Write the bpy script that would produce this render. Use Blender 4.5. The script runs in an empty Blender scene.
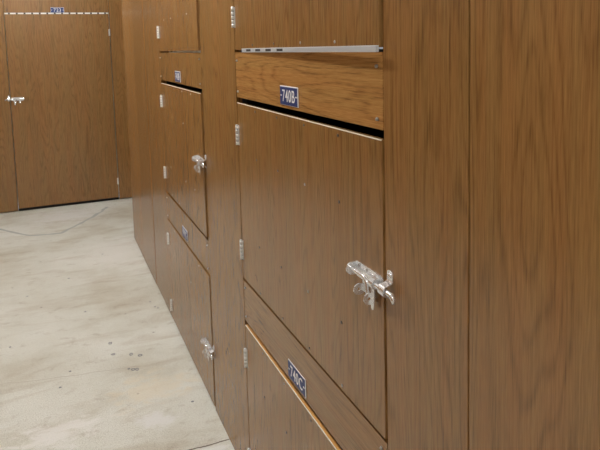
import bpy, bmesh, math, random
from mathutils import Matrix, Vector
random.seed(7)
SC = bpy.context.scene
COL = SC.collection

# ------------------------------------------------------------------ layout (metres)
D = 0.5653          # locker fronts lie on the plane x = D, facing -x
W = 6.2457          # end wall plane y = W, facing -y
FZ = -0.012         # floor level
TOP = 2.30          # top of the partition panels
CEIL = 3.05
XL = -1.55          # opposite side of the corridor
YB = -2.6           # wall behind the camera

# ------------------------------------------------------------------ materials
def new_mat(name):
    m = bpy.data.materials.new(name); m.use_nodes = True
    nt = m.node_tree
    return m, nt, nt.nodes['Principled BSDF']

def simple(name, col, rough=0.5, metal=0.0, emit=None, strength=0.0):
    m, nt, b = new_mat(name)
    b.inputs['Base Color'].default_value = (*col, 1)
    b.inputs['Roughness'].default_value = rough
    b.inputs['Metallic'].default_value = metal
    if emit:
        b.inputs['Emission Color'].default_value = (*emit, 1)
        b.inputs['Emission Strength'].default_value = strength
    return m

def N(nt, kind, **kw):
    n = nt.nodes.new(kind)
    for k, v in kw.items(): setattr(n, k, v)
    return n

def math_node(nt, op, a, b=None):
    n = N(nt, 'ShaderNodeMath', operation=op)
    for i, v in enumerate((a, b)):
        if v is None: continue
        if hasattr(v, 'links'): nt.links.new(v, n.inputs[i])
        else: n.inputs[i].default_value = v
    return n.outputs[0]

def ramp(nt, fac, stops, interp='LINEAR'):
    r = N(nt, 'ShaderNodeValToRGB'); r.color_ramp.interpolation = interp
    els = r.color_ramp.elements
    while len(els) < len(stops): els.new(0.5)
    for e, (p, c) in zip(els, stops):
        e.position = p; e.color = (*c, 1) if len(c) == 3 else c
    nt.links.new(fac, r.inputs[0])
    return r.outputs[0]

def mix(nt, fac, a, b, blend='MIX'):
    n = N(nt, 'ShaderNodeMix', data_type='RGBA', blend_type=blend)
    for i, v in ((0, fac), (6, a), (7, b)):
        if hasattr(v, 'links'): nt.links.new(v, n.inputs[i])
        elif i == 0: n.inputs[i].default_value = v
        else: n.inputs[i].default_value = (*v, 1)
    return n.outputs[2]

WOOD_MID = (0.236, 0.118, 0.036)
WOOD_DARK = (0.088, 0.040, 0.013)
WOOD_LIGHT = (0.335, 0.178, 0.060)

def wood(name, grain='Z', gain=1.0, rough=0.27):
    """walnut pattern plastic laminate, grain running along one object axis"""
    m, nt, b = new_mat(name)
    tc = N(nt, 'ShaderNodeTexCoord'); oi = N(nt, 'ShaderNodeObjectInfo')
    off = N(nt, 'ShaderNodeVectorMath', operation='SCALE')
    off.inputs[0].default_value = (13.0, 17.0, 9.0)
    nt.links.new(oi.outputs['Random'], off.inputs['Scale'])
    add = N(nt, 'ShaderNodeVectorMath', operation='ADD')
    nt.links.new(tc.outputs['Object'], add.inputs[0]); nt.links.new(off.outputs[0], add.inputs[1])
    def stretched(across, along):
        mp = N(nt, 'ShaderNodeMapping')
        s = [across, across, along] if grain == 'Z' else ([along, across, across] if grain == 'X' else [across, along, across])
        mp.inputs['Scale'].default_value = s
        nt.links.new(add.outputs[0], mp.inputs['Vector'])
        return mp.outputs[0]
    def noise(vec, scale, detail, rough_=0.5, dist=0.0):
        n = N(nt, 'ShaderNodeTexNoise')
        n.inputs['Scale'].default_value = scale; n.inputs['Detail'].default_value = detail
        n.inputs['Roughness'].default_value = rough_; n.inputs['Distortion'].default_value = dist
        nt.links.new(vec, n.inputs['Vector'])
        return n.outputs['Fac']
    # cathedral figure: contour lines of a noise field stretched along the grain
    big = noise(stretched(7.0, 0.75), 1.0, 2.0, 0.45, 0.15)
    fine = noise(stretched(60.0, 2.0), 1.0, 3.0, 0.6)
    ph = math_node(nt, 'ADD', math_node(nt, 'MULTIPLY', big, 150.0), math_node(nt, 'MULTIPLY', fine, 1.6))
    ring = math_node(nt, 'ADD', math_node(nt, 'MULTIPLY', math_node(nt, 'SINE', ph), 0.5), 0.5)
    ring = math_node(nt, 'POWER', ring, 4.0)
    streak = noise(stretched(230.0, 4.0), 1.0, 4.0, 0.75)
    pores = noise(stretched(420.0, 22.0), 1.0, 2.0, 0.6)
    tone = noise(stretched(4.0, 0.5), 1.0, 1.0)
    f = math_node(nt, 'ADD', math_node(nt, 'MULTIPLY', ring, -0.12), math_node(nt, 'MULTIPLY', streak, 0.66))
    f = math_node(nt, 'ADD', f, math_node(nt, 'MULTIPLY', tone, 0.16))
    f = math_node(nt, 'ADD', f, math_node(nt, 'MULTIPLY', pores, 0.46))
    g = lambda c: tuple(v * gain for v in c)
    c = ramp(nt, f, [(0.30, g(WOOD_DARK)), (0.55, g(WOOD_MID)), (0.80, g(WOOD_LIGHT))])
    hue = ramp(nt, noise(stretched(28.0, 1.2), 1.0, 3.0), [(0.38, (1.06, 0.95, 0.86)), (0.62, (0.96, 1.04, 1.02))])
    c = mix(nt, 0.5, c, hue, 'MULTIPLY')
    nt.links.new(c, b.inputs['Base Color'])
    b.inputs['Roughness'].default_value = rough
    b.inputs['Specular IOR Level'].default_value = 0.7
    bump = N(nt, 'ShaderNodeBump'); bump.inputs['Strength'].default_value = 0.05
    bump.inputs['Distance'].default_value = 0.001
    nt.links.new(pores, bump.inputs['Height']); nt.links.new(bump.outputs[0], b.inputs['Normal'])
    return m

M = {}
M['wood'] = wood('walnut_laminate')
M['wood_sheen'] = wood('walnut_laminate_sheen', 'Z', 1.14)  # sheen on the corner panel put into a lighter wood colour
M['wood_across'] = wood('walnut_laminate_across', 'Y', 1.0)
M['wood_across_golden'] = wood('golden_laminate_across', 'Y', 1.55)
M['chip'] = simple('chipboard_edge', (0.66, 0.33, 0.085), 0.8)
M['pale_edge'] = simple('pale_worn_edge', (0.86, 0.80, 0.69), 0.7)
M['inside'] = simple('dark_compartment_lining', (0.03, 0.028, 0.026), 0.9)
M['chrome'] = simple('zinc_plated_steel', (0.93, 0.94, 0.95), 0.19, 0.80)
M['hinge'] = simple('satin_hinge_metal', (0.86, 0.86, 0.84), 0.42, 0.55)
M['alu'] = simple('lit_gap_metal', (0.66, 0.73, 0.78), 0.36, 0.4)
M['gap_light'] = simple('white_gap_light', (0.86, 0.86, 0.83), 0.5)
M['dark_gap'] = simple('dark_gap_fill', (0.03, 0.03, 0.03), 0.8)
M['screw'] = simple('screw_steel', (0.40, 0.38, 0.36), 0.3, 0.95)
M['dark_screw'] = simple('dark_screw_steel', (0.09, 0.075, 0.06), 0.4, 0.6)
M['blue'] = simple('blue_engraving_plastic', (0.012, 0.034, 0.160), 0.5)
M['white'] = simple('white_engraving_core', (0.90, 0.90, 0.89), 0.5)
M['paint'] = simple('white_paint', (0.72, 0.71, 0.68), 0.8)
M['seam'] = simple('joint_sealant', (0.43, 0.45, 0.42), 0.8)
M['crack'] = simple('dark_crack', (0.16, 0.13, 0.10), 0.9)
M['hair'] = simple('pale_hairline', (0.38, 0.33, 0.26), 0.9)
M['mark'] = simple('dried_paint_mark', (0.17, 0.18, 0.20), 0.6)
M['housing'] = simple('lamp_housing', (0.8, 0.8, 0.8), 0.5)
M['lamp'] = simple('lit_diffuser', (0.9, 0.9, 0.9), 0.5, 0, (1.0, 0.985, 0.965), 67.0)

def concrete():
    m, nt, b = new_mat('worn_concrete')
    tc = N(nt, 'ShaderNodeTexCoord'); P = tc.outputs['Object']
    def noise(scale, detail, rough_=0.6, sx=1, sy=1, dist=0):
        mp = N(nt, 'ShaderNodeMapping'); mp.inputs['Scale'].default_value = (sx, sy, 1)
        mp.inputs['Rotation'].default_value = (0, 0, 0.12)
        nt.links.new(P, mp.inputs['Vector'])
        n = N(nt, 'ShaderNodeTexNoise'); n.inputs['Scale'].default_value = scale
        n.inputs['Detail'].default_value = detail; n.inputs['Roughness'].default_value = rough_
        n.inputs['Distortion'].default_value = dist
        nt.links.new(mp.outputs[0], n.inputs['Vector'])
        return n.outputs['Fac']
    c = ramp(nt, noise(1.5, 6, 0.62, 0.8, 1.0), [(0.30, (0.53, 0.505, 0.41)), (0.50, (0.67, 0.675, 0.605)), (0.72, (0.76, 0.77, 0.72))])
    # trowel streaks across the corridor
    s = ramp(nt, noise(3.2, 6, 0.6, 0.55, 1.9, 0.8), [(0.52, (0, 0, 0)), (0.68, (1, 1, 1))])
    c = mix(nt, math_node(nt, 'MULTIPLY', s, 0.42), c, (0.42, 0.35, 0.245))
    s2 = ramp(nt, noise(11, 9, 0.72, 0.8, 1.3, 0.4), [(0.56, (0, 0, 0)), (0.72, (1, 1, 1))])
    c = mix(nt, math_node(nt, 'MULTIPLY', s2, 0.62), c, (0.36, 0.30, 0.22))
    # fine grit
    g = ramp(nt, noise(190, 4, 0.8), [(0.36, (0.60, 0.57, 0.53)), (0.52, (1, 1, 1)), (0.66, (1.12, 1.12, 1.12))])
    c = mix(nt, 0.75, c, g, 'MULTIPLY')
    # dark specks
    v = N(nt, 'ShaderNodeTexVoronoi'); v.inputs['Scale'].default_value = 7.5
    nt.links.new(P, v.inputs['Vector'])
    sp = ramp(nt, v.outputs['Distance'], [(0.035, (1, 1, 1)), (0.06, (0, 0, 0))])
    c = mix(nt, math_node(nt, 'MULTIPLY', sp, 0.65), c, (0.15, 0.12, 0.09))
    # whitish scuffed patches, each where it lies on the slab
    def patch(c, x, y, rx, ry, col, amount):
        mp = N(nt, 'ShaderNodeMapping', vector_type='POINT')
        mp.inputs['Location'].default_value = (-x / rx, -y / ry, -FZ)
        mp.inputs['Scale'].default_value = (1 / rx, 1 / ry, 1)
        nt.links.new(P, mp.inputs['Vector'])
        ln = N(nt, 'ShaderNodeVectorMath', operation='LENGTH')
        nt.links.new(mp.outputs[0], ln.inputs[0])
        n = noise(16, 6, 0.7, 0.7, 1.2, 0.6)
        f = math_node(nt, 'ADD', ln.outputs['Value'], math_node(nt, 'MULTIPLY', math_node(nt, 'SUBTRACT', n, 0.5), 3.0))
        f = ramp(nt, f, [(0.35, (1, 1, 1)), (0.85, (0, 0, 0))])
        return mix(nt, math_node(nt, 'MULTIPLY', f, amount), c, col)
    c = patch(c, -0.05, 2.45, 0.22, 0.12, (0.80, 0.79, 0.77), 0.6)
    c = patch(c, 0.33, 2.38, 0.10, 0.08, (0.74, 0.74, 0.73), 0.7)
    c = patch(c, 0.47, 2.09, 0.14, 0.04, (0.78, 0.77, 0.75), 0.7)
    c = patch(c, 0.10, 5.85, 0.42, 0.32, (0.70, 0.70, 0.68), 0.6)
    c = patch(c, 0.35, 2.62, 0.24, 0.16, (0.70, 0.62, 0.46), 0.45)
    c = patch(c, 0.45, 4.6, 0.3, 0.5, (0.72, 0.71, 0.67), 0.5)
    nt.links.new(c, b.inputs['Base Color'])
    b.inputs['Roughness'].default_value = 0.62
    b.inputs['Specular IOR Level'].default_value = 0.35
    bump = N(nt, 'ShaderNodeBump'); bump.inputs['Strength'].default_value = 0.15
    bump.inputs['Distance'].default_value = 0.003
    nt.links.new(noise(60, 5, 0.7), bump.inputs['Height']); nt.links.new(bump.outputs[0], b.inputs['Normal'])
    return m
M['floor'] = concrete()
M['ceiling'] = simple('white_ceiling', (0.72, 0.71, 0.68), 0.8)

# ------------------------------------------------------------------ mesh helpers
class MB:
    """collects shapes in a local frame and links them as ONE mesh object"""
    def __init__(self, xf=None):
        self.bm = bmesh.new(); self.xf = xf or Matrix.Identity(4); self.mats = []
    def mi(self, m):
        if m not in self.mats: self.mats.append(m)
        return self.mats.index(m)
    def box(self, lo, hi, m, bevel=0.0, seg=1):
        r = bmesh.ops.create_cube(self.bm, size=1.0)
        vs = r['verts']
        for v in vs:
            v.co = Vector([lo[i] + (v.co[i] + 0.5) * (hi[i] - lo[i]) for i in range(3)])
        i = self.mi(m); fs = {f for v in vs for f in v.link_faces}
        for f in fs: f.material_index = i
        if bevel > 0:
            es = list({e for v in vs for e in v.link_edges})
            rr = bmesh.ops.bevel(self.bm, geom=es, offset=bevel, segments=seg, affect='EDGES', profile=0.5)
            for f in rr['faces']: f.material_index = i
        return fs
    def prism(self, pts, axis, a, b, m, hole=None):
        """extrude a closed outline; axis gives the extrusion axis; optional hole outline with as many points"""
        def p3(p, t):
            q = [0, 0, 0]; o = [i for i in range(3) if i != axis]
            q[o[0]], q[o[1]] = p; q[axis] = t; return q
        i = self.mi(m); n = len(pts)
        A = [self.bm.verts.new(p3(p, a)) for p in pts]; B = [self.bm.verts.new(p3(p, b)) for p in pts]
        F = [self.bm.faces.new((A[k], A[(k + 1) % n], B[(k + 1) % n], B[k])) for k in range(n)]
        if hole:
            C = [self.bm.verts.new(p3(p, a)) for p in hole]; E = [self.bm.verts.new(p3(p, b)) for p in hole]
            for k in range(n):
                l = (k + 1) % n
                F += [self.bm.faces.new((C[k], E[k], E[l], C[l])), self.bm.faces.new((A[k], C[k], C[l], A[l])),
                      self.bm.faces.new((B[k], B[l], E[l], E[k]))]
        else:
            F += [self.bm.faces.new(A[::-1]), self.bm.faces.new(B)]
        for f in F: f.material_index = i
    def tube(self, path, r, m, n=12, caps=True):
        path = [Vector(p) for p in path]; rings = []
        i = self.mi(m); up = Vector((0.31, 0.2, 0.93))
        for k, p in enumerate(path):
            t = (path[min(k + 1, len(path) - 1)] - path[max(k - 1, 0)]).normalized()
            if abs(t.dot(up)) > 0.95: up = Vector((0.9, 0.4, 0.1))
            a = t.cross(up).normalized(); b_ = t.cross(a)
            rr = r[k] if isinstance(r, (list, tuple)) else r
            rings.append([self.bm.verts.new(p + (a * math.cos(2 * math.pi * j / n) + b_ * math.sin(2 * math.pi * j / n)) * rr) for j in range(n)])
        for A, B in zip(rings, rings[1:]):
            for j in range(n):
                f = self.bm.faces.new((A[j], A[(j + 1) % n], B[(j + 1) % n], B[j])); f.material_index = i; f.smooth = True
        if caps:
            for R_ in (rings[0], rings[-1]):
                f = self.bm.faces.new(R_); f.material_index = i
    def strap(self, path, w0, w1, th, m):
        """flat bar bent along a path in the (n, z) plane or (s, n) plane; path items are ((s,n,z), normal)"""
        i = self.mi(m); rows = []
        for (p, nrm) in path:
            p = Vector(p); nn = Vector(nrm).normalized() * th
            e0, e1 = Vector(w0), Vector(w1)
            rows.append([self.bm.verts.new(p + e0), self.bm.verts.new(p + e1), self.bm.verts.new(p + e1 + nn), self.bm.verts.new(p + e0 + nn)])
        for A, B in zip(rows, rows[1:]):
            for j in range(4):
                f = self.bm.faces.new((A[j], A[(j + 1) % 4], B[(j + 1) % 4], B[j])); f.material_index = i
        for R_ in (rows[0], rows[-1]):
            f = self.bm.faces.new(R_); f.material_index = i
    def dome(self, c, r, h, axis, m, sgn=1):
        """round screw head: shallow dome standing on the plane through c"""
        i = self.mi(m); n = 10; rings = []
        o = [k for k in range(3) if k != axis]
        for (rf, hf) in ((1, 0), (1, 0.35), (0.75, 0.8), (0.3, 1.0)):
            ring = []
            for j in range(n):
                q = list(c); a = 2 * math.pi * j / n
                q[o[0]] += r * rf * math.cos(a); q[o[1]] += r * rf * math.sin(a); q[axis] += sgn * h * hf
                ring.append(self.bm.verts.new(q))
            rings.append(ring)
        for A, B in zip(rings, rings[1:]):
            for j in range(n):
                f = self.bm.faces.new((A[j], A[(j + 1) % n], B[(j + 1) % n], B[j])); f.material_index = i; f.smooth = True
        for R_ in (rings[0], rings[-1]):
            f = self.bm.faces.new(R_); f.material_index = i
    def build(self, name, parent=None, loc=None, rotz=0.0):
        self.bm.transform(self.xf)
        bmesh.ops.recalc_face_normals(self.bm, faces=self.bm.faces[:])
        me = bpy.data.meshes.new(name); self.bm.to_mesh(me); self.bm.free()
        for m in self.mats: me.materials.append(m)
        o = bpy.data.objects.new(name, me); COL.objects.link(o)
        if parent: o.parent = parent
        if loc is not None: o.location = loc
        o.rotation_euler.z = rotz
        return o

def thing(name, loc, label, cat, group=None):
    o = bpy.data.objects.new(name, None); COL.objects.link(o)
    o.location = loc; o.empty_display_size = 0.1
    o['label'] = label; o['category'] = cat
    if group: o['group'] = group
    return o

def structure(o, label, cat='wall'):
    o['kind'] = 'structure'; o['label'] = label; o['category'] = cat
    return o

# local frames: s runs along the front towards the latch side, n stands out of the front, z is up
def frame_locker(y0=0.0, z0=0.0, n0=0.0):       # relative to a thing standing on the plane x = D
    return Matrix(((0, -1, 0, -n0), (-1, 0, 0, y0), (0, 0, 1, z0), (0, 0, 0, 1)))
def frame_end(x0=0.0, z0=0.0, n0=0.0):          # relative to a thing standing on the plane y = W
    return Matrix(((-1, 0, 0, x0), (0, -1, 0, -n0), (0, 0, 1, z0), (0, 0, 0, 1)))

def arc(cx, cy, r, a0, a1, n):
    return [(cx + r * math.cos(math.radians(a0 + (a1 - a0) * k / n)), cy + r * math.sin(math.radians(a0 + (a1 - a0) * k / n))) for k in range(n + 1)]

# ------------------------------------------------------------------ slide bolt latch (s = 0 at the door edge, z = 0 on the bolt axis)
def make_latch(xf, root, slide=0.0, pn=0.0):
    c = M['chrome']
    xd = xf @ Matrix.Translation((0, pn, 0))         # pieces on the door stand out with it
    b = MB(xd)                                       # back plate with three screw heads
    pts = arc(-0.106, 0.0, 0.016, 90, 270, 10) + [(-0.012, -0.016)] + [(-0.007, -0.011), (-0.007, 0.011), (-0.012, 0.016)]
    b.prism(pts, 1, 0.0003, 0.0028, c)
    for s in (-0.100, -0.066, -0.030):
        b.dome((s, 0.0028, 0.0105), 0.0036, 0.002, 1, M['screw'])
    plate = b.build('latch', root)
    plate['label'] = 'bright zinc plated slide bolt latch with padlock ears'
    def piece(name, mb): return mb.build(name, plate)
    # left guide: rounded ear standing out of the plate, bolt passes through it
    g = MB(xd)
    out = [(0.002, -0.013)] + arc(0.012, 0.0, 0.013, -90, 90, 14) + [(0.002, 0.013)]
    g.prism(out, 0, -0.116, -0.112, c)
    piece('end_guide', g)
    # sliding bolt: rod with flattened hooked tip
    g = MB(xd @ Matrix.Translation((slide, 0, 0)))
    r = 0.0052
    rod = [(-0.037, 0.0125, 0.0), (-0.03, 0.0125, 0.0), (-0.01, 0.0125, 0.0), (0.0, 0.0125, 0.0), (0.036, 0.0125, 0.0)]
    g.tube([(-0.039, 0.0125, 0)] + rod + [(0.041, 0.0125, -0.0015), (0.0445, 0.0125, -0.006), (0.0455, 0.0125, -0.013)],
           [0.0035] + [r] * 5 + [r, 0.0048, 0.003], c)
    piece('bolt', g)
    # bent handle arm that comes off the rod and turns down
    g = MB(xd @ Matrix.Translation((slide, 0, 0)))
    arm = [(-0.121, 0.0125, 0.0), (-0.119, 0.0125, 0.0), (-0.10, 0.0125, 0.0)] + \
          [(s, 0.0125, z) for s, z in arc(-0.066, -0.016, 0.016, 90, 0, 8)] + [(-0.0485, 0.0125, -0.026), (-0.047, 0.0125, -0.034)]
    g.tube(arm, [0.003] + [0.0046] * (len(arm) - 1), c)
    piece('handle', g)
    # padlock ear on the plate
    def ear(s0, z0, n1, rad, name, sl=0.0):
        e = MB(xd @ Matrix.Translation((sl, 0, 0)))
        k = 20
        outl, hole = [], []
        for j in range(k):
            a = 2 * math.pi * j / k
            ca, sa = math.cos(a), math.sin(a)
            if ca >= 0: outl.append((n1 + rad * ca, z0 + rad * sa))
            else: outl.append((max(0.0025, n1 + (n1 - 0.0025) * 1.6 * ca), z0 + rad * (sa if abs(sa) > 0.75 else math.copysign(0.75 + 0.25 * abs(sa), sa if sa else 1))))
            hole.append((n1 + 0.0036 * ca, z0 + 0.0036 * sa))
        e.prism(outl, 0, s0 - 0.0012, s0 + 0.0012, c, hole)
        piece(name, e)
    # foot that carries the first ear below the plate
    g = MB(xd)
    g.box((-0.088, 0.0003, -0.040), (-0.070, 0.0025, -0.012), c, 0.0006)
    piece('ear_foot', g)
    ear(-0.084, -0.033, 0.0135, 0.0115, 'padlock_ear')
    ear(-0.042, -0.037, 0.0135, 0.0120, 'padlock_ear', slide)
    # flat tongue hanging from the bolt behind the second ear
    g = MB(xd @ Matrix.Translation((slide, 0, 0)))
    tng = [(-0.042, 0.004), (-0.0415, -0.030)] + arc(-0.0365, -0.053, 0.0048, 190, 350, 8) + [(-0.028, -0.024), (-0.028, 0.004)]
    g.prism(tng, 1, 0.0075, 0.0098, c)
    piece('tongue', g)
    # arched guide over the bolt near the door edge
    g = MB(xd)
    pth = [((0, 0.0028, 0.0145), (0, 0, 1)), ((0, 0.0095, 0.0125), (0, 0, 1))]
    pth = [((0, 0.0028 + 0.0, -0.016), (0, 1, 0)), ((0, 0.003, -0.0105), (0, 0.6, -0.8))]
    for a in range(-70, 71, 20):
        ca, sa = math.cos(math.radians(a)), math.sin(math.radians(a))
        pth.append(((0, 0.0095 + 0.0098 * ca, 0.0088 * sa), (0, ca, sa)))
    pth += [((0, 0.003, 0.0105), (0, 0.6, 0.8)), ((0, 0.0028, 0.016), (0, 1, 0))]
    g.strap(pth, (-0.032, 0, 0), (-0.019, 0, 0), 0.0021, c)
    piece('bolt_guide', g)
    # keeper on the post: strap over the bolt, ear with screw above
    g = MB(xf)
    pth = [((0, 0.0005, 0.028), (0, 1, 0)), ((0, 0.0005, 0.017), (0, 1, 0)), ((0, 0.003, 0.0125), (0, 0.6, 0.8))]
    for a in range(60, -61, -15):
        ca, sa = math.cos(math.radians(a)), math.sin(math.radians(a))
        pth.append(((0, 0.0115 + pn * 0.6 + 0.0085 * ca, 0.0095 * sa), (0, ca, sa)))
    pth += [((0, 0.0025, -0.0115), (0, 0.6, -0.8)), ((0, 0.0005, -0.015), (0, 1, 0)), ((0, 0.0005, -0.019), (0, 1, 0))]
    g.strap(pth, (0.003, 0, 0), (0.0225, 0, 0), 0.0021, c)
    g.prism(arc(0.0128, 0.0275, 0.0097, 0, 180, 12), 1, 0.0005, 0.0026, c)
    g.dome((0.0135, 0.0026, 0.0275), 0.0056, 0.0048, 1, c)
    piece('keeper', g)
    return plate

def make_hinge(xf, root, pn=0.0):
    """butt hinge seen from the front: knuckled barrel with two narrow leaves (z = 0 at its middle, s = 0 on the door edge)"""
    g = MB(xf); hh = 0.0325
    g.box((-0.006, 0.0002, -hh), (0.0, 0.002, hh), M['hinge'], 0.0004)
    g.box((0.0, 0.0002, -hh), (0.010, 0.002, hh), M['hinge'], 0.0004)
    g.tube([(0, 0.005, -hh), (0, 0.005, hh)], 0.0042, M['dark_gap'], 10)
    for k in range(5):
        z0 = -hh + k * 0.013
        g.tube([(0, 0.0055, z0 + 0.0009), (0, 0.0055, z0 + 0.0121)], 0.0049, M['hinge'], 14)
    g.dome((0, 0.0055, hh), 0.0042, 0.003, 2, M['hinge'])
    return g.build('hinge', root)

def make_plate(root, text, rot, centre, inward):
    """blue engraved number plate; rot maps text x/y/z to the wall, centre is local to root"""
    xf = Matrix.Translation(centre) @ rot
    g = MB(xf)
    g.box((-0.060, -0.0250, 0.0004), (0.060, 0.0250, 0.0024), M['white'], 0.0006)
    p = g.build('number_plate', root)
    p['label'] = 'dark blue engraved number plate with white edge reading ' + text
    g = MB(xf)
    g.box((-0.0588, -0.0238, 0.0020), (0.0572, 0.0226, 0.0030), M['blue'], 0.0003)
    f = g.build('plate_face', p)
    cu = bpy.data.curves.new('numerals', 'FONT'); cu.body = text; cu.size = 0.052; cu.space_character = 1.12
    cu.align_x = 'CENTER'; cu.align_y = 'CENTER'; cu.extrude = 0.0004; cu.offset = 0.0002
    cu.resolution_u = 4
    to = bpy.data.objects.new('numerals_curve', cu); COL.objects.link(to)
    bpy.context.view_layer.update()
    me = bpy.data.meshes.new_from_object(to.evaluated_get(bpy.context.evaluated_depsgraph_get()))
    bpy.data.objects.remove(to); bpy.data.curves.remove(cu)
    xs = [v.co.x for v in me.vertices]; ys = [v.co.y for v in me.vertices]
    w, h = max(xs) - min(xs), max(ys) - min(ys)
    tw = 0.082 if len(text) == 4 else 0.066
    sc = Matrix.Diagonal((tw / w, 0.0315 / h, 1, 1)) @ Matrix.Translation((-(max(xs) + min(xs)) / 2, -(max(ys) + min(ys)) / 2, 0))
    bm = bmesh.new(); bm.from_mesh(me); bm.transform(Matrix.Translation((0, 0, 0.0032)) @ sc)
    for s in (-1, 1):                                    # the short dashes either side of the number
        r = bmesh.ops.create_cube(bm, size=1.0)
        for v in r['verts']: v.co = Vector((s * 0.0505 + v.co.x * 0.0085, v.co.y * 0.0035, 0.0032 + v.co.z * 0.0008))
    bm.transform(xf); bm.to_mesh(me); bm.free()
    me.materials.clear(); me.materials.append(M['white'])
    o = bpy.data.objects.new('numerals', me); COL.objects.link(o); o.parent = p
    for q in me.polygons: q.material_index = 0
    return p

ROT_LOCKER = Matrix(((0, 0, -1, 0), (-1, 0, 0, 0), (0, 1, 0, 0), (0, 0, 0, 1)))
ROT_END = Matrix(((1, 0, 0, 0), (0, 0, -1, 0), (0, 1, 0, 0), (0, 0, 0, 1)))

# ------------------------------------------------------------------ one locker compartment of a tier
TIER = {'A': (1.495, 2.085), 'B': (0.7342, 1.3239), 'C': (0.003, 0.5676)}
HEAD = {'A': (2.104, 2.250), 'B': (1.3420, 1.4862), 'C': (0.5860, 0.7245)}
ROWS = {'A': (0.014, 0.156), 'B': (0.0118, 0.159, 0.430, 0.576), 'C': (0.149, 0.405, 0.549)}

def make_locker(y_hinge, y_latch, tier, label, number, ajar, latch, strip, hinges, slide=0.0, plate=True, header=True, top='wood'):
    zb, zt = TIER[tier]; wd = y_hinge - y_latch
    ym = (y_hinge + y_latch) / 2
    root = thing('storage_locker', (D, ym, zb), label, 'locker', 'stacked storage lockers')
    hy = y_hinge - ym - 0.0015                       # hinge line relative to the thing
    door_h = zt - zb
    # door: laminate front on a chipboard core, origin on the hinge edge
    b = MB(Matrix(((0, -1, 0, 0), (-1, 0, 0, 0), (0, 0, 1, 0), (0, 0, 0, 1))))
    wdo = wd - 0.0032
    b.box((0, -0.012, 0), (wdo, -0.0012, door_h - 0.004), M['wood'])
    b.box((0, -0.012, door_h - 0.004), (wdo, -0.0012, door_h), M[top])
    b.box((0, -0.0012, 0), (wdo, 0.0, door_h), M['wood'])
    ang = math.asin(ajar / wdo)
    door = b.build('door', root, (0, hy, 0), -ang)
    if not (number == '741' and tier == 'C'):
        e = MB(Matrix(((0, -1, 0, 0), (-1, 0, 0, 0), (0, 0, 1, 0), (0, 0, 0, 1))))
        e.box((0.001, -0.0016, door_h - 0.0018), (wdo - 0.001, 0.0004, door_h + 0.0004), M['pale_edge'])
        ed = e.build('worn_edge', door); ed['label'] = 'pale worn top edge'
    dx = Matrix(((0, -1, 0, 0), (-1, 0, 0, 0), (0, 0, 1, 0), (0, 0, 0, 1)))
    for r in ROWS[tier]:
        for s in (0.182, 0.366, 0.551, 0.736):
            if r > door_h: continue
            g = MB(dx); g.dome((s - 0.0015 + random.uniform(-.003, .003), 0, r + random.uniform(-.001, .001)), 0.0036, 0.0016, 1, M['screw'] if random.random() < .25 else M['dark_screw'])
            g.build('screw', door)
    if strip:
        # added strip standing for lit metal in the gap, tilted to shade the header
        s0, n0 = strip
        g = MB(dx); 
        g.box((s0, n0 - 0.006, -0.0085), (wdo + (0.013 if n0 >= 0 else 0.0), n0 + 0.0006, 0.0035 if n0 >= 0 else -0.0005), M['alu'], 0.0004)
        st = g.build('added_gap_strip', door, None, -0.015 if n0 >= 0 else 0.0); st['label'] = 'added metal strip standing for lit galvanised sheet in the gap'
        s = s0 + 0.05
        while s < s0 + (0.34 if n0 >= 0 else 0.2):
            g = MB(dx); g.box((s, n0 + 0.0004, -0.0055), (s + 0.045, n0 + 0.0009, 0.001), M['dark_gap']); s += 0.092  # dark dashes painted between the lit stretches of metal
            g.build('dark_gap', st)
    if header:
        h0, h1 = HEAD[tier] if (number, tier) != ('741', 'C') else (0.5775, 0.7180)
        g = MB()
        g.box((0.0, -wd / 2 + 0.001, h0 - zb), (0.012, wd / 2 - 0.001, h1 - zb), M['wood' if number == '741' else 'wood_across_golden' if tier == 'B' else 'wood_across'])
        hp = g.build('header_panel', root)
        for yy, ss in ((hy - 0.018, 'screw'), (-wd / 2 + 0.020, 'screw')):
            for zz in (h0 + 0.019, h0 + 0.118):
                k = MB(); k.dome((0, yy, zz - zb), 0.0036, 0.005, 0, M['screw'], -1)
                k.build('screw', hp)
        if plate:
            make_plate(root, number + tier, ROT_LOCKER, Vector((-0.0004, y_latch + 0.459 - ym, (1.375 if tier == 'B' else 0.6205) - zb)), 0)
    for z in hinges:
        make_hinge(frame_locker(hy - 0.003, z - zb), root)
    if latch is not None:
        pn = ajar * 0.93
        make_latch(frame_locker(y_latch - ym - 0.0075, latch + 0.0015 - zb), root, slide, pn)
    # dark lined compartment behind the door
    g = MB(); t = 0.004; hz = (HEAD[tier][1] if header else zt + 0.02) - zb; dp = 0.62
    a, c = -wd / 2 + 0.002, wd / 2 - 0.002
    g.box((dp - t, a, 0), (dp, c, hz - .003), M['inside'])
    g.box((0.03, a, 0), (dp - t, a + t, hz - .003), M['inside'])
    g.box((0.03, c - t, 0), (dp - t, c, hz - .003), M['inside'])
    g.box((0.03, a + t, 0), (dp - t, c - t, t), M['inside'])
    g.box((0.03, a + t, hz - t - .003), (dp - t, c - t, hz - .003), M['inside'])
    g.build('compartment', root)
    return root

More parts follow.
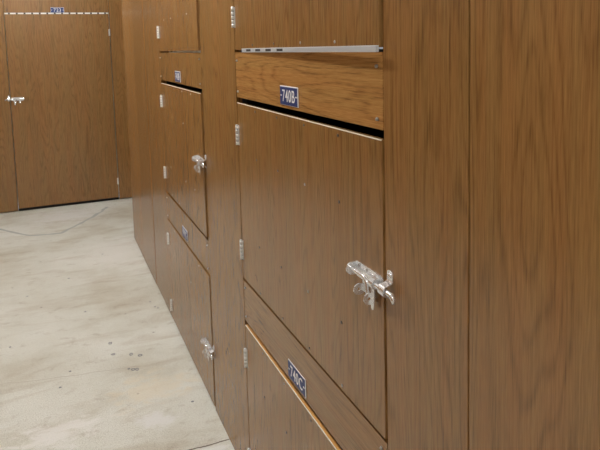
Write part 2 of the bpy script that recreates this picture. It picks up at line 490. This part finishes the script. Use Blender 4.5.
make_locker(1.8675, 0.947, 'A', 'walnut laminate locker door cut by the top edge, above the 740B plate', '740', 0.006, None, (0.075, 0.0), (1.598,), header=False)
make_locker(1.8675, 0.947, 'B', 'walnut laminate locker with plate 740B and the large bright latch in front', '740', 0.003, 1.044, None, (1.217, 0.831), 0.0)
make_locker(1.8675, 0.947, 'C', 'walnut laminate locker with plate 740C at the bottom, nearest the viewer', '740', 0.003, None, None, (0.452, 0.09), top='chip')
make_locker(3.263, 2.339, 'A', 'top locker of the farther stack, hinge at left, door cut by the top edge', '741', 0.008, None, (0.25, -0.006), (1.594,), header=False)
make_locker(3.263, 2.339, 'B', 'middle locker of the farther stack, with small blue plate and bright latch', '741', 0.006, 1.044, None, (1.225, 0.833), -0.012)
make_locker(3.263, 2.339, 'C', 'bottom locker of the farther stack, standing on the concrete floor with latch low down', '741', 0.003, 0.245, None, (0.460, 0.077), -0.012)

# ------------------------------------------------------------------ partition panels between the lockers (setting)
def post(name, y0, y1, label, proud=0.0, z0=FZ, th=0.02, bev=0.0008, mat='wood'):
    g = MB()
    g.box((-proud, -(y1 - y0) / 2, 0), (th, (y1 - y0) / 2, TOP - z0), M[mat], bev)
    return structure(g.build(name, None, (D, (y0 + y1) / 2, z0)), label)
G = 0.0034
post('wall_right', -2.4, 0.7065 - G, 'broad walnut laminate panel filling the right edge of the photo')
post('wall_right', 0.7065, 0.9455, 'walnut laminate post right of the 740B latch')
post('wall_right', 1.8715, 2.3365, 'walnut laminate panel between the two locker stacks', 0.0005)
post('wall_right', 3.2645, 3.490 - G, 'narrow walnut laminate post at the hinges of the farther stack', z0=0.0)
post('wall_right', 3.490, 3.790 - G, 'walnut laminate panel beyond the farther stack', -0.0015, z0=0.0)
post('wall_right', 3.790, 4.280 - G, 'walnut laminate panel next to the corner panel', z0=0.0)
post('wall_right', 4.280, 4.853, 'walnut laminate corner panel at the end of the locker row', -0.0015, z0=0.0, mat='wood_sheen')
g = MB(); g.box((0, 0, 0), (1.9, 0.02, TOP), M['wood'], 0.0008)
structure(g.build('wall_right', None, (D + 0.0205, 4.832, 0)), 'walnut laminate return wall round the corner')
g = MB(); g.box((0.0125, 2.345, 0), (0.10, 4.83, 0.012), M['inside'])
structure(g.build('baseboard_right', None, (D + 0.012, 0, FZ)), 'dark recessed plinth under the panels', 'baseboard')
g = MB(); g.box((0.0125, -2.38, 0), (0.10, 1.86, 0.012), M['inside'])
structure(g.build('baseboard_right', None, (D + 0.012, 0, FZ)), 'dark recessed plinth under the nearer lockers', 'baseboard')

# ------------------------------------------------------------------ end wall with the full height unit 723
DX0, DX1, DZ = -0.332, 0.6034, 1.871
def end_panel(name, x0, x1, z0, z1, label, mat='wood'):
    g = MB()
    g.box((-(x1 - x0) / 2, 0.0, 0), ((x1 - x0) / 2, 0.02, z1 - z0), M[mat], 0.0008)
    return structure(g.build(name, None, ((x0 + x1) / 2, W, z0)), label)
end_panel('wall_far', XL, DX0 - 0.003, 0.0, TOP, 'walnut laminate panel left of door 723')
end_panel('wall_far', DX1 + 0.003, 2.45, 0.0, TOP, 'walnut laminate panel right of door 723')
u = thing('storage_unit', ((DX0 + DX1) / 2, W, 0), 'full height walnut laminate storage unit door with plate 723 at the corridor end', 'storage unit')
xm = (DX0 + DX1) / 2; hw = (DX1 - DX0) / 2
b = MB(); b.box((-hw + 0.003, 0.0, 0.018), (hw - 0.004, 0.02, DZ), M['wood'], 0.0006); dr = b.build('door', u)
b = MB(); b.box((-hw, 0.0, 1.885), (hw, 0.02, TOP), M['wood'], 0.0006); hd = b.build('header_panel', u)
for sx in (-1, 1):
    g = MB(); g.dome((sx * (hw - 0.022) , 0, 1.905), 0.004, 0.003, 1, M['dark_screw'], -1); g.build('screw', hd)
g = MB(); g.box((-hw + 0.004, 0.002, DZ - 0.001), (hw - 0.004, 0.018, 1.8855), M['gap_light']); st = g.build('gap_light_strip', u)  # white strip added for the light shining through the door gap
st['label'] = 'added white strip standing for light through the gap above the door'
x = -hw + 0.035
while x < hw - 0.03:
    g = MB(); g.box((x, 0.0016, DZ + 0.0002), (x + 0.016, 0.0024, 1.8845), M['dark_gap']); x += 0.066  # dark breaks painted into the line of light
    g.build('dark_gap', st)
g = MB(); g.box((-hw + 0.001, 0.03, FZ), (hw - 0.001, 0.05, 0.016), M['inside']); g.build('gap_shade_strip', u)  # dark block added as the shade in the gap under the door
g = MB(); g.box((-hw + 0.001, 0.05, 0.012), (hw - 0.001, 0.056, TOP), M['inside']); g.build('compartment', u)
g = MB(); g.box((hw - 0.0038, 0.004, 0.012), (hw - 0.0008, 0.012, DZ), M['seam']); gs = g.build('edge_seal', u); gs['label'] = 'grey strip in the hinge gap'
for z in (1.688, 0.184):
    make_hinge(frame_end(hw - 0.002, z), u)
make_latch(frame_end(-hw + 0.002, 1.075), u, 0.0, 0.001)
make_plate(u, '723', ROT_END, Vector((0.132 - xm, -0.0004, 1.909)), 0)

# ------------------------------------------------------------------ floor, ceiling and the unseen sides
g = MB(); g.box((XL - 0.1, YB - 0.1, -0.10), (2.6, W + 0.1, 0), M['floor'])
fl = structure(g.build('floor', None, (0, 0, FZ)), 'worn beige concrete floor with stains and scuffs', 'floor')
def ribbon(name, pts, w, m, label=None):
    """thin filled joint lying on the slab"""
    g = MB(); i = g.mi(m); L, R_ = [], []
    for k, p in enumerate(pts):
        a = Vector(pts[max(k - 1, 0)]); c = Vector(pts[min(k + 1, len(pts) - 1)])
        t = (c - a).normalized(); nrm = Vector((-t.y, t.x)); ww = w * random.uniform(0.6, 1.3) if len(pts) > 3 else w
        L.append(g.bm.verts.new((*(Vector(p) + nrm * ww / 2), 0.0008))); R_.append(g.bm.verts.new((*(Vector(p) - nrm * ww / 2), 0.0008)))
    for k in range(len(pts) - 1):
        f = g.bm.faces.new((L[k], R_[k], R_[k + 1], L[k + 1])); f.material_index = i
    o = g.build(name, fl)
    if label: o['label'] = label
def wiggle(pts, n, amp):
    out = []
    for (x0, y0), (x1, y1) in zip(pts, pts[1:]):
        for k in range(n):
            t = k / n; out.append((x0 + (x1 - x0) * t + random.uniform(-amp, amp), y0 + (y1 - y0) * t + random.uniform(-amp, amp)))
    return out + [pts[-1]]
ribbon('floor_joint', wiggle([(0.02, 1.98), (0.37, 2.132), (0.566, 2.13)], 6, 0.003), 0.006, M['crack'], 'dark saw cut joint')
ribbon('floor_crack', wiggle([(-0.80, 5.95), (-0.458, 5.688), (-0.22, 5.36), (0.02, 5.31), (0.20, 5.55), (0.36, 5.80), (0.46, 6.02)], 5, 0.010), 0.030, M['seam'], 'grey sealed crack')
ribbon('floor_crack', wiggle([(-0.60, 3.02), (-0.287, 2.957), (-0.075, 2.911), (0.145, 2.873), (0.325, 2.835)], 6, 0.006), 0.0025, M['hair'], 'hairline crack')
def spot(x, y, rx, ry, ring):
    g = MB(); k = 12
    o_ = [(x + rx * math.cos(2 * math.pi * j / k) * random.uniform(.8, 1.1), y + ry * math.sin(2 * math.pi * j / k) * random.uniform(.8, 1.1)) for j in range(k)]
    h_ = [(x + (a - x) * 0.55, y + (b_ - y) * 0.55) for a, b_ in o_] if ring else None
    g.prism(o_, 2, 0.0002, 0.0010, M['mark'], h_)
    g.build('paint_mark', fl)
# positions on the slab of the paint marks
for x, y, ring in ((0.218, 3.013, 1), (0.301, 2.973, 1), (0.340, 2.943, 1), (0.291, 2.822, 1), (0.273, 2.835, 0), (0.308, 2.814, 1), (0.216, 3.139, 1),
                   (-0.264, 3.326, 0), (0.014, 2.936, 0), (-0.033, 2.808, 0), (0.517, 3.46, 0), (0.488, 3.568, 0), (0.504, 3.482, 0), (0.49, 2.44, 0),
                   (0.05, 4.2, 0), (0.30, 4.6, 0), (-0.2, 4.0, 0), (0.12, 3.6, 0)):
    spot(x, y, random.uniform(.007, .013) if ring else random.uniform(.004, .007), random.uniform(.008, .014) if ring else .006, ring)

g = MB(); g.box((XL - 0.1, YB - 0.1, 0), (2.6, W + 0.1, 0.1), M['ceiling'])
structure(g.build('ceiling', None, (0, 0, CEIL)), 'white ceiling above the corridor', 'ceiling')
g = MB(); g.box((-0.1, YB - 0.1, 0), (0, W + 0.02, TOP), M['wood']); g.box((-0.1, YB - 0.1, TOP), (0, W + 0.1, CEIL), M['paint'])
structure(g.build('wall_left', None, (XL, 0, 0)), 'walnut laminate wall on the opposite side of the corridor')
g = MB(); g.box((XL, -0.1, 0), (2.6, 0, CEIL), M['paint'])
structure(g.build('wall_back', None, (0, YB, 0)), 'white wall behind the viewer')
g = MB(); g.box((XL, 0.3, 0), (2.6, 0.36, CEIL), M['paint'])
structure(g.build('wall_far_upper', None, (0, W, 0)), 'white wall above and behind the end units')

def ceiling_light(x, y, L):
    t = thing('ceiling_light', (x, y, CEIL), 'white strip lamp with lit diffuser on the corridor ceiling', 'lamp', 'corridor ceiling lamps')
    g = MB(); g.box((-0.09, -L / 2, -0.05), (0.09, L / 2, -0.001), M['housing'], 0.004); g.build('housing', t)
    g = MB(); g.box((-0.075, -L / 2 + 0.02, -0.075), (0.075, L / 2 - 0.02, -0.05), M['lamp']); g.build('diffuser', t)
for y, L in ((-0.9, 1.0), (2.5, 1.2), (5.1, 1.1)):
    ceiling_light(-0.30, y, L)

w = bpy.data.worlds.new('world'); w.use_nodes = True; SC.world = w
w.node_tree.nodes['Background'].inputs[0].default_value = (0.95, 0.96, 1.0, 1)
w.node_tree.nodes['Background'].inputs[1].default_value = 0.3

# ------------------------------------------------------------------ camera (solved from the photograph's vanishing points)
yaw, pitch, roll, f_px, cy = 0.3992, -0.0998, -0.0263, 597.231, 106.3164
F = Vector((math.sin(yaw) * math.cos(pitch), math.cos(yaw) * math.cos(pitch), math.sin(pitch)))
R0 = Vector((math.cos(yaw), -math.sin(yaw), 0)); U0 = R0.cross(F)
R2 = R0 * math.cos(roll) + U0 * math.sin(roll); U2 = U0 * math.cos(roll) - R0 * math.sin(roll)
cd = bpy.data.cameras.new('camera'); cam = bpy.data.objects.new('camera', cd); COL.objects.link(cam)
cam.matrix_world = Matrix(((R2.x, U2.x, -F.x, 0), (R2.y, U2.y, -F.y, 0), (R2.z, U2.z, -F.z, 1.5), (0, 0, 0, 1)))
cd.sensor_width = 36.0; cd.sensor_fit = 'HORIZONTAL'; cd.lens = f_px / 600 * 36
cd.shift_y = (cy - 225) / 600
cd.clip_start = 0.02
SC.camera = cam
SC.view_settings.view_transform = 'Standard'; SC.view_settings.look = 'None'
SC.view_settings.exposure = 0.0; SC.view_settings.gamma = 1.0
SC.view_settings.use_curve_mapping = False
